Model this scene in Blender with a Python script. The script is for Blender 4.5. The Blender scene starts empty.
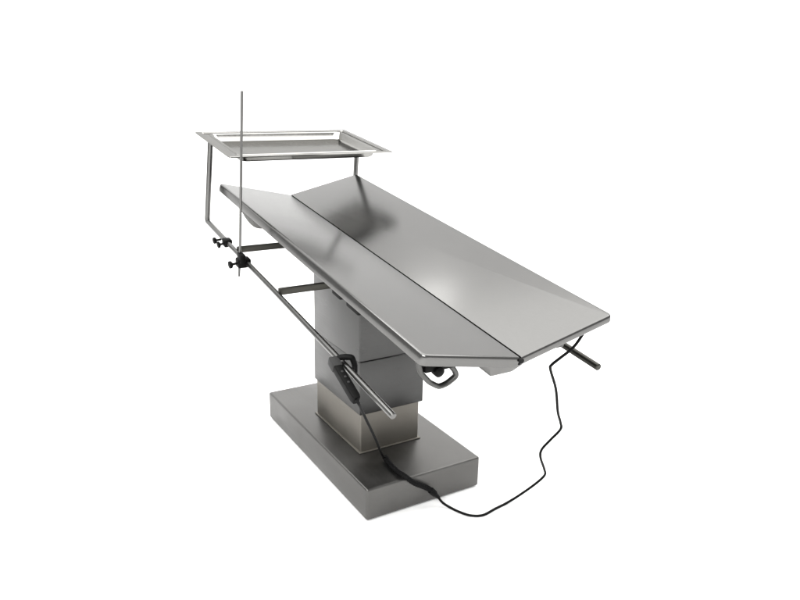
import bpy, bmesh, math, random
from mathutils import Vector, Matrix
random.seed(4)
sc = bpy.context.scene
COL = sc.collection
R = math.radians

# ------------------------------------------------------------------ materials
def nodes(name):
    m = bpy.data.materials.new(name); m.use_nodes = True
    nt = m.node_tree
    return m, nt, nt.nodes['Principled BSDF']

def steel(name, col, rough, scale, bump=0.05, dirt=0.06, streak=1.0, edge=1.0):
    """brushed steel: fine streaks along one axis (scale = noise frequency per axis) and soft smudges"""
    m, nt, b = nodes(name)
    N, L = nt.nodes, nt.links
    b.inputs['Metallic'].default_value = 1.0
    tc = N.new('ShaderNodeTexCoord')
    mp = N.new('ShaderNodeMapping'); mp.inputs['Scale'].default_value = scale
    L.new(tc.outputs['Object'], mp.inputs['Vector'])
    n1 = N.new('ShaderNodeTexNoise'); n1.inputs['Scale'].default_value = 1.0
    n1.inputs['Detail'].default_value = 4; n1.inputs['Roughness'].default_value = 0.6
    L.new(mp.outputs['Vector'], n1.inputs['Vector'])
    n2 = N.new('ShaderNodeTexNoise'); n2.inputs['Scale'].default_value = 7.0
    n2.inputs['Detail'].default_value = 5
    L.new(tc.outputs['Object'], n2.inputs['Vector'])
    def ramp(src, lo, hi):
        r = N.new('ShaderNodeMapRange'); r.inputs['From Min'].default_value = .3; r.inputs['From Max'].default_value = .7
        r.inputs['To Min'].default_value = lo; r.inputs['To Max'].default_value = hi
        L.new(src, r.inputs['Value']); return r.outputs['Result']
    add = N.new('ShaderNodeMath'); add.operation = 'ADD'
    L.new(ramp(n1.outputs['Fac'], rough - .05 * streak, rough + .05 * streak), add.inputs[0])
    L.new(ramp(n2.outputs['Fac'], -dirt * .5, dirt * .5), add.inputs[1])
    L.new(add.outputs[0], b.inputs['Roughness'])
    k = N.new('ShaderNodeMath'); k.operation = 'MULTIPLY'
    L.new(ramp(n1.outputs['Fac'], 1 - .05 * streak, 1 + .05 * streak), k.inputs[0])
    L.new(ramp(n2.outputs['Fac'], 1 - dirt * .7, 1 + dirt * .7), k.inputs[1])
    mx = N.new('ShaderNodeVectorMath'); mx.operation = 'SCALE'
    mx.inputs[0].default_value = col
    L.new(k.outputs[0], mx.inputs['Scale'])
    L.new(mx.outputs['Vector'], b.inputs['Base Color'])
    bp = N.new('ShaderNodeBump'); bp.inputs['Strength'].default_value = bump; bp.inputs['Distance'].default_value = .002
    L.new(n1.outputs['Fac'], bp.inputs['Height'])
    if bump: L.new(bp.outputs['Normal'], b.inputs['Normal'])
    b.inputs['Specular Tint'].default_value = (edge, edge, edge, 1)
    return m

def plastic(name, col, rough):
    m, nt, b = nodes(name)
    N, L = nt.nodes, nt.links
    tc = N.new('ShaderNodeTexCoord')
    n = N.new('ShaderNodeTexNoise'); n.inputs['Scale'].default_value = 60; n.inputs['Detail'].default_value = 3
    L.new(tc.outputs['Object'], n.inputs['Vector'])
    r = N.new('ShaderNodeMapRange'); r.inputs['To Min'].default_value = rough - .1; r.inputs['To Max'].default_value = rough + .1
    L.new(n.outputs['Fac'], r.inputs['Value']); L.new(r.outputs['Result'], b.inputs['Roughness'])
    b.inputs['Base Color'].default_value = (*col, 1)
    b.inputs['Specular IOR Level'].default_value = .08
    return m

def paper(name, v):
    m, nt, b = nodes(name)
    N, L = nt.nodes, nt.links
    tc = N.new('ShaderNodeTexCoord')
    n = N.new('ShaderNodeTexNoise'); n.inputs['Scale'].default_value = 25; n.inputs['Detail'].default_value = 6
    L.new(tc.outputs['Object'], n.inputs['Vector'])
    r = N.new('ShaderNodeMapRange'); r.inputs['To Min'].default_value = v - .01; r.inputs['To Max'].default_value = v + .01
    L.new(n.outputs['Fac'], r.inputs['Value'])
    c = N.new('ShaderNodeCombineColor')
    for s in ('Red', 'Green', 'Blue'): L.new(r.outputs['Result'], c.inputs[s])
    L.new(c.outputs['Color'], b.inputs['Base Color'])
    b.inputs['Roughness'].default_value = .9
    b.inputs['Specular IOR Level'].default_value = .1
    return m

TOP = steel('brushed_steel_top', (.142, .141, .138), .205, (500, 2.0, 500), bump=0, dirt=.018, streak=.45, edge=.80)
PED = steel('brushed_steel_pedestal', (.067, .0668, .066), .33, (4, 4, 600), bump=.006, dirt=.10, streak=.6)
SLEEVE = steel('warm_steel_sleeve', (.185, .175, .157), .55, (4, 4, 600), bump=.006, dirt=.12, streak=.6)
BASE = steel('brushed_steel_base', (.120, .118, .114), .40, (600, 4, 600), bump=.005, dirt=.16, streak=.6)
TUBE = steel('steel_tube', (.15, .149, .145), .3, (60, 8, 60), bump=0, streak=.4)
BAR = steel('dull_steel_bar', (.055, .054, .048), .4, (60, 60, 60), bump=.02)
CAST = steel('grey_cast_metal', (.095, .095, .092), .45, (90, 90, 90), bump=.05)
POLISH = steel('polished_tray_steel', (.33, .326, .314), .13, (90, 10, 90), bump=0, dirt=.05, streak=.5, edge=.45)
BLACK = plastic('black_plastic', (.003, .003, .003), .5)
RUBBER = plastic('black_rubber', (.004, .004, .0042), .6)
GREY = plastic('dark_grey_plastic', (.03, .03, .03), .5)
SEAM = plastic('black_seam', (.012, .012, .012), .7)
WHITE = paper('white_sweep', .86)

# ------------------------------------------------------------------ mesh helpers
def empty(name, loc, label, cat, group=None):
    o = bpy.data.objects.new(name, None); COL.objects.link(o)
    o.location = loc; o.empty_display_size = .05
    o['label'] = label; o['category'] = cat
    if group: o['group'] = group
    return o

def origin(p):
    v = Vector((0, 0, 0))
    while p: v += Vector(p.location); p = p.parent
    return v

def part(name, bm, mat, parent, smooth=True):
    off = origin(parent)
    bmesh.ops.translate(bm, verts=bm.verts, vec=-off)
    bmesh.ops.recalc_face_normals(bm, faces=bm.faces)
    me = bpy.data.meshes.new(name); bm.to_mesh(me); bm.free()
    me.materials.append(mat)
    o = bpy.data.objects.new(name, me); COL.objects.link(o)
    if parent: o.parent = parent
    if smooth:
        for f in me.polygons: f.use_smooth = True
        try: me.set_sharp_from_angle(angle=R(38))
        except Exception: pass
    return o

TH = R(7.8789); OZ = .73595
S = Vector((0, math.cos(TH), math.sin(TH))); NN = Vector((0, -math.sin(TH), math.cos(TH)))
O = Vector((0, 0, OZ))
def W(x, s, n):                      # tilted table frame -> world
    return O + Vector((x, 0, 0)) + S * s + NN * n

def bevel(bm, w, seg=2, edges=None):
    es = edges if edges is not None else [e for e in bm.edges if len(e.link_faces) == 2 and e.calc_face_angle(0) > .3]
    bmesh.ops.bevel(bm, geom=es, offset=w, segments=seg, profile=.5, affect='EDGES', clamp_overlap=True)

def box(bm, lo, hi, f=lambda *p: Vector(p), bev=0, seg=2):
    b = bmesh.new()
    vs = [b.verts.new((x, y, z)) for x in (lo[0], hi[0]) for y in (lo[1], hi[1]) for z in (lo[2], hi[2])]
    for q in ((0, 1, 3, 2), (4, 6, 7, 5), (0, 4, 5, 1), (2, 3, 7, 6), (0, 2, 6, 4), (1, 5, 7, 3)):
        b.faces.new([vs[i] for i in q])
    bmesh.ops.recalc_face_normals(b, faces=b.faces)
    if bev: bevel(b, bev, seg)
    merge(bm, b, f)

def merge(bm, b, f=None):
    mp = {}
    for v in b.verts: mp[v] = bm.verts.new(f(*v.co) if f else v.co)
    for fc in b.faces:
        try: bm.faces.new([mp[v] for v in fc.verts])
        except ValueError: pass
    b.free()

def prism(bm, outline, axis_pts, f, bev=0, seg=2):
    """outline: list of (a,b); extruded between axis_pts (c0,c1); f(a,b,c)->world"""
    b = bmesh.new()
    v0 = [b.verts.new((p[0], p[1], axis_pts[0])) for p in outline]
    v1 = [b.verts.new((p[0], p[1], axis_pts[1])) for p in outline]
    n = len(outline)
    b.faces.new(v0[::-1]); b.faces.new(v1)
    for i in range(n): b.faces.new((v0[i], v0[(i + 1) % n], v1[(i + 1) % n], v1[i]))
    bmesh.ops.recalc_face_normals(b, faces=b.faces)
    if bev: bevel(b, bev, seg)
    merge(bm, b, f)

def smooth_path(pts, n=8):
    P = [Vector(p) for p in pts]
    P = [P[0] * 2 - P[1]] + P + [P[-1] * 2 - P[-2]]
    out = []
    for i in range(1, len(P) - 2):
        a, b, c, d = P[i - 1:i + 3]
        for k in range(n):
            t = k / n
            out.append(.5 * ((2 * b) + (c - a) * t + (2 * a - 5 * b + 4 * c - d) * t * t + (3 * b - a - 3 * c + d) * t ** 3))
    out.append(P[-2]); return out

def fillet(pts, r, n=6):
    P = [Vector(p) for p in pts]; out = [P[0]]
    for i in range(1, len(P) - 1):
        a = (P[i - 1] - P[i]); b = (P[i + 1] - P[i])
        k = min(r, a.length * .45, b.length * .45)
        p0 = P[i] + a.normalized() * k; p1 = P[i] + b.normalized() * k
        for j in range(n + 1):
            t = j / n; out.append(p0 * (1 - t) ** 2 + P[i] * 2 * t * (1 - t) + p1 * t * t)
    out.append(P[-1]); return out

def tube(bm, pts, rad, seg=14, cap=True, flat=None):
    """swept round (or flattened: flat=(ra,rb)) tube; rad may be a list"""
    P = [Vector(p) for p in pts]
    Q = [P[0]]
    RR = list(rad) if isinstance(rad, (list, tuple)) else [rad] * len(P)
    rings = []; up = None
    for i, p in enumerate(P):
        t = (P[min(i + 1, len(P) - 1)] - P[max(i - 1, 0)]).normalized()
        if up is None:
            up = Vector((0, 0, 1)) if abs(t.z) < .9 else Vector((1, 0, 0))
        u = (up - t * up.dot(t)).normalized(); w = t.cross(u); up = u
        ra = rb = RR[i]
        if flat: ra, rb = flat
        rings.append([bm.verts.new(p + u * math.cos(a) * ra + w * math.sin(a) * rb)
                      for a in (2 * math.pi * k / seg for k in range(seg))])
    for a, b in zip(rings, rings[1:]):
        for k in range(seg): bm.faces.new((a[k], a[(k + 1) % seg], b[(k + 1) % seg], b[k]))
    if cap:
        for rg, p, d in ((rings[0], P[0], P[0] - P[1]), (rings[-1], P[-1], P[-1] - P[-2])):
            d = d.normalized(); inner = [bm.verts.new(p + (v.co - p) * .75 + d * RR[0] * .25) for v in rg]
            for k in range(seg): bm.faces.new((rg[k], rg[(k + 1) % seg], inner[(k + 1) % seg], inner[k]))
            bm.faces.new(inner)

def lathe(bm, a, b, prof, seg=18):
    """profile [(t along a->b in metres, radius)]"""
    a = Vector(a); d = (Vector(b) - a).normalized()
    u = d.orthogonal().normalized(); w = d.cross(u); rings = []
    for t, r in prof:
        rings.append([bm.verts.new(a + d * t + u * math.cos(k * 2 * math.pi / seg) * r + w * math.sin(k * 2 * math.pi / seg) * r) for k in range(seg)])
    for p, q in zip(rings, rings[1:]):
        for k in range(seg): bm.faces.new((p[k], p[(k + 1) % seg], q[(k + 1) % seg], q[k]))
    bm.faces.new(rings[0]); bm.faces.new(rings[-1])

def knob(bm, a, d, length=.03, r=.011):
    """small lobed clamping knob on a stem, starting at a along d"""
    a = Vector(a); d = Vector(d).normalized()
    lathe(bm, a, a + d, [(0, .004), (length * .55, .004), (length * .56, r * .6), (length * .7, r), (length * .95, r), (length, r * .75)])

NB = bmesh.new
# ------------------------------------------------------------------ operating table
table = empty('operating_table', (.018, .052, 0),
              'brushed steel V-top operating table tilted on a telescopic pedestal with heavy plinth', 'operating table')
# plinth: hollow-looking bevelled block
bm = NB(); box(bm, (-.188, -.344, .004), (.223, .448, .1077), bev=.007, seg=3)
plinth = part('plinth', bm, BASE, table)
# column stages
def column(lo, hi, z0, z1f, bev=.006):
    """rectangular tube whose top follows the tilted table (z1f(y))"""
    b = NB()
    vs = {}
    for x in (lo[0], hi[0]):
        for y in (lo[1], hi[1]):
            vs[x, y, 0] = b.verts.new((x, y, z0)); vs[x, y, 1] = b.verts.new((x, y, z1f(y)))
    X, Y = (lo[0], hi[0]), (lo[1], hi[1])
    F = [[(X[0], Y[0], 0), (X[0], Y[1], 0), (X[1], Y[1], 0), (X[1], Y[0], 0)],
         [(X[0], Y[0], 1), (X[1], Y[0], 1), (X[1], Y[1], 1), (X[0], Y[1], 1)]]
    for i in range(4):
        c = [(X[0], Y[0]), (X[1], Y[0]), (X[1], Y[1]), (X[0], Y[1])]
        p, q = c[i], c[(i + 1) % 4]
        F.append([(*p, 0), (*q, 0), (*q, 1), (*p, 1)])
    for f in F: b.faces.new([vs[k] for k in f])
    bmesh.ops.recalc_face_normals(b, faces=b.faces)
    bevel(b, bev, 3)
    return b
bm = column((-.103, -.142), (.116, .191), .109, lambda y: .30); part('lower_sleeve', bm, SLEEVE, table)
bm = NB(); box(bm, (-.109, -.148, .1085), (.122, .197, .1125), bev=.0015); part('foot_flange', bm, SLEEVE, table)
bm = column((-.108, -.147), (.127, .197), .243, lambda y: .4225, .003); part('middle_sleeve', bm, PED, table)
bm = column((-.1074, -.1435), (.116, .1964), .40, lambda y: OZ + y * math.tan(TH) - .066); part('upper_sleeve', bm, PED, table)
# spine beam under the hinge line, its near end shows as a pale block
bm = NB(); prism(bm, [(-.056, -.030), (.058, -.026), (.052, -.052), (.02, -.066), (-.046, -.066)], (-.722, .60), lambda a, b, c: W(a, c, b), bev=.003)
part('spine_beam', bm, TUBE, table)
# head plate carrying the tilt
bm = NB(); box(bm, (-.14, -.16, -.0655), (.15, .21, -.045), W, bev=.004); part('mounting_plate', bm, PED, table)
# V panels
def panel(sgn, wid, ang, thick, gap):
    ca, sa = math.cos(ang), math.sin(ang)
    s0, s1 = -.763, .6505
    b = NB()
    # outline in (q along the panel from the hinge, s); rounded outer corners
    r = .012
    def corner(cq, cs, a0):
        return [(cq + r * math.cos(R(a0 + 90 * k / 5)), cs + r * math.sin(R(a0 + 90 * k / 5))) for k in range(6)]
    out = [(gap, s0)] + corner(wid - r, s0 + r, -90) + corner(wid - r, s1 - r, 0) + [(gap, s1)]
    n = len(out)
    def f(q, s, d):     # d = height over the panel's plane
        return W(sgn * (q * ca - d * sa), s, q * sa + d * ca)
    # top skin with a rolled edge, lip, and a folded return underneath
    prof = [(-.004, 0.0, 0), (-.0015, -.0004, 1), (.0005, -.0016, 1), (.002, -.0036, 1), (.0028, -.006, 1), (.003, -.009, 1), (.003, -thick + .002, 1), (.002, -thick, 1), (-.002, -thick, 1), (-.012, -thick + .0005, 1)]
    cx, cy = (gap + wid) / 2, (s0 + s1) / 2
    def off(p, d):      # push outward on outer sides only
        q, s = p
        nq = 1 if q > wid - r - 1e-6 else 0
        ns = (1 if s > s1 - r - 1e-6 else (-1 if s < s0 + r + 1e-6 else 0))
        if nq and ns:
            v = Vector((q - (wid - r), s - (s1 - r if ns > 0 else s0 + r)))
            v = v.normalized() if v.length > 1e-9 else Vector((0, 0))
            return q + v.x * d, s + v.y * d
        if q <= gap + 1e-6: return q, s + ns * d
        return q + nq * d, s + ns * d
    rings = []
    for d, h, _ in prof:
        rings.append([b.verts.new(f(*off(p, d), h)) for p in out])
    b.faces.new(rings[0])
    for a, c in zip(rings, rings[1:]):
        for k in range(n): b.faces.new((a[k], a[(k + 1) % n], c[(k + 1) % n], c[k]))
    inner = [b.verts.new(f(*off(p, -.012), -.005)) for p in out]
    for k in range(n): b.faces.new((rings[-1][k], rings[-1][(k + 1) % n], inner[(k + 1) % n], inner[k]))
    b.faces.new(inner)
    return b
WL, AL, WR, AR = .2835, .2132, .2912, .238
lp = part('top_panel', panel(-1, WL, AL, .027, .003), TOP, table)
rp = part('top_panel', panel(1, WR, AR, .020, .003), TOP, table)
# dark hinge seam
bm = NB(); box(bm, (-.0034, -.765, -.020), (.0034, .649, -.0035), W)
part('hinge_seam', bm, SEAM, table)
bm = NB(); lathe(bm, W(0, -.7655, -.0065), W(0, -.774, -.0065), [(0, .0062), (.006, .0062), (.008, .004)])
part('hinge_pin', bm, SEAM, table)
# side rails and cross bars
RX, RN = .317, -.0985
bm = NB(); tube(bm, [W(-RX, .44, RN + .002), W(-RX, -.0, RN), W(-RX, -.727, -.107)], .0082); rail = part('side_rail', bm, TUBE, table)
bm = NB(); tube(bm, [W(RX, .44, RN - .006), W(RX, 0, RN - .008), W(RX, -.731, -.108)], .0098)
part('side_rail', bm, BAR, table)
for s in (.345, -.033):
    bm = NB(); prism(bm, [(s - .005, RN + .000), (s + .005, RN + .000), (s + .005, RN + .022), (s - .005, RN + .022)], (-RX, RX), lambda a, b, c: W(c, a, b), bev=.002)
    part('cross_bar', bm, BAR, table)
# hangers holding the cross bars under the spine
for s in (.345, -.033):
    bm = NB()
    box(bm, (-.03, s - .015, RN + .016), (.03, s + .015, -.055), W, bev=.003)
    part('bar_hanger', bm, CAST, table)
# tilt bracket: curved plate under the far end of the low-side panel
def arc_plate(x0, x1, s0, s1, top, depth):
    o = [(s0, top), (s1, top)]
    for k in range(1, 14):
        t = k / 14; s = s1 + (s0 - s1) * t
        o.append((s, top - depth * math.sin(math.pi * t) ** .75))
    b = NB(); prism(b, o, (x0, x1), lambda a, bb, c: W(c, a, bb), bev=.002); return b
part('tilt_bracket', arc_plate(-.262, -.242, .235, .49, .024, .034), BAR, table)
part('tilt_bracket', arc_plate(.242, .262, .235, .49, .030, .034), BAR, table)
# panel latches seen below the folded lip
for s0, s1 in ((-.452, -.385), (-.35, -.30)):
    bm = NB(); box(bm, (-.274, s0, .012), (-.262, s1, .0315), W, bev=.003); part('latch', bm, SEAM, table)
# stiffening channels under the panels
for sg, a in ((-1, AL), (1, AR)):
    for s in (-.55, .1):
        ca, sa = math.cos(a), math.sin(a)
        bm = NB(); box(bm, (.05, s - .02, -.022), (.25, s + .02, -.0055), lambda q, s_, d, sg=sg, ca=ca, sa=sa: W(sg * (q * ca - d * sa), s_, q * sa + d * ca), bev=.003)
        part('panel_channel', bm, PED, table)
# cleat loops for tying down, under the near end
def cleat(sg):
    pts = [(-.262, .018), (-.252, -.012), (-.225, -.042), (-.197, -.060), (-.175, -.056), (-.150, -.040), (-.158, -.024), (-.176, -.004), (-.186, .018)]
    b = NB(); path = fillet([W(sg * -x, -.722, n) for x, n in pts], .008, 3)
    tube(b, path, .0085, seg=12, flat=(.0065, .008))
    c = part('cleat', b, CAST, table)
    b = NB()
    lathe(b, W(sg * .212, -.742, -.010), W(sg * .212, -.70, -.010), [(0, .008), (.003, .013), (.02, .013), (.024, .008), (.05, .008)])
    box(b, (min(sg * .158, sg * .247), -.733, -.010), (max(sg * .158, sg * .247), -.70, .012), W, bev=.003)
    part('cleat_knob', b, BLACK, c)
cleat(-1)
# small foot bumper under the right panel's near edge
bm = NB(); box(bm, (.122, -.752, -.006), (.15, -.728, .012), W, bev=.004); part('edge_stop', bm, CAST, table)

# ------------------------------------------------------------------ tray stand
stand = empty('tray_stand', tuple(W(0, .68, -.1)), 'bent steel tube frame with black clamp knobs carrying the tray above the head end', 'tray stand')
for sg in (-1, 1):
    bm = NB()
    tube(bm, fillet([W(sg * .299, .690, .2055), W(sg * .311, .706, -.10), W(sg * .317, .47, RN + .003)], .016, 6), .0098, cap=True)
    box(bm, (min(sg * .264, sg * .306), .47, .1985), (max(sg * .264, sg * .306), .71, .2035), W, bev=.001)
    part('stand_tube', bm, TUBE, stand)
    bm = NB()
    box(bm, (sg * .317 - .014, .432, RN - .012), (sg * .317 + .014, .468, RN + .014), W, bev=.004)
    cl = part('clamp_block', bm, BLACK, stand)
    bm = NB(); knob(bm, W(sg * .330, .445, RN), Vector((sg, 0, -.15)), .024, .012)
    part('clamp_knob', bm, BLACK, cl)
    bm = NB(); knob(bm, W(sg * .324, .50, RN - .004), Vector((sg, 0, -.1)), .028, .0115)
    part('clamp_knob', bm, BLACK, stand)

# ------------------------------------------------------------------ instrument tray
tray = empty('instrument_tray', tuple(W(-.005, .62, .20)), 'shallow polished steel instrument tray with a wide flat rim', 'tray')
b = NB()
TX, TS, TNn = -.0055, .620, .2130
hx, hs = .3128, .2025
def rring(ix, ist, n, r):
    pts = []
    for cxs, css, a0 in ((1, -1, -90), (1, 1, 0), (-1, 1, 90), (-1, -1, 180)):
        for k in range(7):
            a = R(a0 + 90 * k / 6)
            pts.append(W(TX + cxs * (hx - ix - r) + r * math.cos(a), TS + css * (hs - ist - r) + r * math.sin(a), TNn + n))
    return [b.verts.new(p) for p in pts]
prof = [(.0015, .0015, -.0050, .005), (0, 0, -.004, .006), (0, 0, -.001, .006), (.002, .002, 0, .005), (.020, .014, 0, .006), (.022, .016, -.004, .008), (.040, .030, -.004, .016),
        (.043, .033, -.001, .018), (.047, .036, -.001, .018), (.050, .039, -.005, .02), (.055, .044, -.024, .024), (.060, .049, -.0285, .024), (.073, .062, -.0295, .02)]
rings = [rring(*p) for p in prof]
for p, q in zip(rings, rings[1:]):
    for k in range(len(p)): b.faces.new((p[k], p[(k + 1) % len(p)], q[(k + 1) % len(p)], q[k]))
b.faces.new(rings[-1])
# underside skin: same shell 1.2 mm lower, joined at the rim
und = [rring(p[0] - (.0012 if i > 4 else 0), p[1] - (.0012 if i > 4 else 0), p[2] - .0014, p[3]) for i, p in enumerate(prof[1:])]
und = und[2:]
first = rings[0]
for p, q in zip([first] + und, und):
    for k in range(len(p)): b.faces.new((p[k], p[(k + 1) % len(p)], q[(k + 1) % len(p)], q[k]))
b.faces.new(und[-1])
part('tray_pan', b, POLISH, tray)

# ------------------------------------------------------------------ infusion pole
pole = empty('infusion_pole', tuple(W(-.338, .262, -.149)), 'thin upright steel rod held by a black clamp on the side rail', 'pole')
bm = NB(); tube(bm, [W(-.338, .235, .452), W(-.338, .252, -.057), W(-.338, .262, -.149)], .0041, seg=12)
part('rod', bm, TUBE, pole)
bm = NB()
box(bm, (-.350, .232, -.112), (-.306, .268, -.082), W, bev=.005)
box(bm, (-.346, .222, -.092), (-.328, .262, -.062), W, bev=.004)
cl = part('pole_clamp', bm, BLACK, pole)
bm = NB(); knob(bm, W(-.348, .25, -.098), Vector((-1, 0, -.12)), .029, .0125)
part('clamp_knob', bm, BLACK, cl)

# ------------------------------------------------------------------ hand control with its cord
hand = empty('hand_control', tuple(W(-.345, -.607, -.128)), 'black handheld controller hooked on the side rail, its cord trailing to the floor', 'controller')
h0, h1 = W(-.343, -.474, -.096), W(-.345, -.607, -.130)
d = (h1 - h0).normalized(); side = Vector((1, 0, 0)); side = (side - d * side.dot(d)).normalized(); up = d.cross(side)
def H(a, b_, c): return h0 + side * a + up * b_ + d * c
Ln = (h1 - h0).length
bm = NB()
prism(bm, [(-.0108, 0), (.0108, 0), (.0112, .03), (.0112, Ln - .012), (.008, Ln), (-.008, Ln), (-.0112, Ln - .012), (-.0112, .03)], (-.0108, .0108), lambda a, c, b_: H(a, b_, c), bev=.003, seg=3)
hb = part('housing', bm, BLACK, hand)
bm = NB(); box(bm, (-.0126, -.0122, -.012), (.0126, .0122, .022), lambda a, b_, c: H(a, b_, c), bev=.003); part('end_cap', bm, GREY, hb)
for k, cc in enumerate((.045, .064, .083)):
    for sg in (-1, 1):
        bm = NB(); cpt = H(0, sg * .0104, cc); lathe(bm, cpt, cpt + up * sg, [(0, .0034), (.0018, .0034), (.0026, .0024)], 12)
        part('button', bm, GREY, hb)
# hook over the rail
bm = NB()
tube(bm, fillet([H(.002, .0, .004), W(-.330, -.468, -.088), W(-.317, -.477, -.083), W(-.300, -.486, -.083), W(-.294, -.492, -.104), W(-.300, -.505, -.132)], .006, 4), .0078, seg=12)
part('hook', bm, BLACK, hand)
# cord: housing -> coil over the plinth -> floor -> up to the underside of the panel
CR = .0038
bm = NB()
tube(bm, smooth_path([tuple(h1 - d * .006), tuple(h1 + d * .012), (-.28, -.497, .436), (-.17, -.359, .279), (-.085, -.252, .152), (-.056, -.222, .1195)], 8), CR, seg=10)
part('cord', bm, RUBBER, hand)
cp = [(-.058, -.221, .122), (-.060, -.256, .1165), (-.063, -.308, .1165), (-.058, -.345, .117), (-.036, -.361, .098), (-.009, -.362, .080), (.012, -.362, .066), (.024, -.362, .056)]
path = smooth_path(cp, 14)
bm = NB(); tube(bm, path, [.0082 + .0008 * math.sin(i * 2.1) for i in range(len(path))], seg=12)
part('cord_sleeve', bm, RUBBER, hand)
bm = NB(); lathe(bm, (.022, -.362, .058), (.048, -.372, .028), [(0, .006), (.004, .0105), (.022, .0105), (.026, .008), (.040, .0055), (.046, .0043)])
part('cord_plug', bm, BLACK, hand)
cp = [(.046, -.371, .030), (.058, -.385, .012), (.072, -.410, .004), (.082, -.440, .0043), (.10, -.470, .0043), (.134, -.487, .0043), (.188, -.478, .0043), (.233, -.472, .005), (.278, -.478, .022),
      (.318, -.505, .066), (.338, -.522, .100), (.322, -.535, .132), (.280, -.558, .196), (.274, -.568, .228), (.291, -.583, .262), (.311, -.598, .297), (.297, -.609, .328), (.262, -.63, .378), (.218, -.66, .466), (.163, -.69, .545), (.157, -.70, .563), (.170, -.71, .580), (.197, -.73, .614), (.222, -.738, .655), (.226, -.736, .668)]
bm = NB(); tube(bm, smooth_path(cp, 7), CR, seg=10)
part('cord', bm, RUBBER, hand)

# ------------------------------------------------------------------ white sweep (floor running up into a backdrop)
HD = Vector((.516, .857, 0)).normalized(); SD = Vector((HD.y, -HD.x, 0))
CAM = Vector((-1.06534, -1.96773, 1.24406))
def G(a, b_, z): return Vector((CAM.x, CAM.y, 0)) + HD * a + SD * b_ + Vector((0, 0, z))
YB, RC, HT, HWD = 5.2, 1.0, 4.6, 4.8
def sheet(name, prof, label=None):
    b = NB(); rows = []
    for a, z in prof: rows.append([b.verts.new(G(a, -HWD + 2 * HWD * k / 24, z)) for k in range(25)])
    for p, q in zip(rows, rows[1:]):
        for k in range(24): b.faces.new((p[k], p[k + 1], q[k + 1], q[k]))
    me = bpy.data.meshes.new(name); b.to_mesh(me); b.free(); me.materials.append(WHITE)
    for f in me.polygons: f.use_smooth = True
    o = bpy.data.objects.new(name, me); COL.objects.link(o); o['kind'] = 'structure'
    return o
fl = [(-2.5 + (YB - RC + 2.5) * k / 16, 0) for k in range(17)]
sheet('floor', fl)
bd = [(YB - RC + RC * math.sin(R(90 * k / 12)), RC - RC * math.cos(R(90 * k / 12))) for k in range(13)] + [(YB, RC + (HT - RC) * k / 8) for k in range(1, 9)]
sheet('backdrop', bd)

# ------------------------------------------------------------------ light
w = bpy.data.worlds.new('World'); sc.world = w; w.use_nodes = True
bg = w.node_tree.nodes['Background']; bg.inputs['Color'].default_value = (1, .995, .982, 1); bg.inputs['Strength'].default_value = .6
def area(name, loc, aim, sx, sy, power, col=(1, 1, 1)):
    l = bpy.data.lights.new(name, 'AREA'); l.shape = 'RECTANGLE'; l.size = sx; l.size_y = sy; l.energy = power; l.color = col
    o = bpy.data.objects.new(name, l); COL.objects.link(o); o.location = loc
    o.rotation_euler = (Vector(aim) - Vector(loc)).to_track_quat('-Z', 'Y').to_euler()
    return o
area('overhead_softbox', G(1.9, 0, 4.7), G(1.9, 0, 0), 9.5, 6.6, 640, (1, .995, .982))
area('highlight_lamp', (1.45, 2.9, 3.9), (.08, -.35, .7), .5, 1.2, 22, (1, .995, .982))  # added lamp, aimed to put a soft highlight on the right panel
area('front_fill', G(-1.2, -.9, 2.6), G(2.0, 0, .2), 3.0, 1.8, 150, (1, .995, .982))  # added fill behind the camera, lifts the contact shade on the front floor
area('backdrop_lamp', G(3.0, -2.6, 3.6), G(5.2, -.8, 1.2), 1.2, 1.2, 30)
area('backdrop_lamp', G(3.0, 2.6, 3.6), G(5.2, .8, 1.2), 1.2, 1.2, 30)

# ------------------------------------------------------------------ camera
cam = bpy.data.cameras.new('camera'); co = bpy.data.objects.new('camera', cam); COL.objects.link(co)
r = Vector((.85952895, -.5107116, .0195869)); u = Vector((.13096095, .25712838, .95746239)); fw = Vector((.4940235, .82040152, -.28789256))
co.matrix_world = Matrix(((r.x, u.x, -fw.x, CAM.x), (r.y, u.y, -fw.y, CAM.y), (r.z, u.z, -fw.z, CAM.z), (0, 0, 0, 1)))
cam.sensor_width = 36; cam.lens = 716.8445 / 800 * 36; cam.clip_start = .02; cam.clip_end = 60
sc.camera = co
sc.view_settings.view_transform = 'Standard'; sc.view_settings.look = 'None'; sc.view_settings.exposure = 0; sc.view_settings.gamma = 1
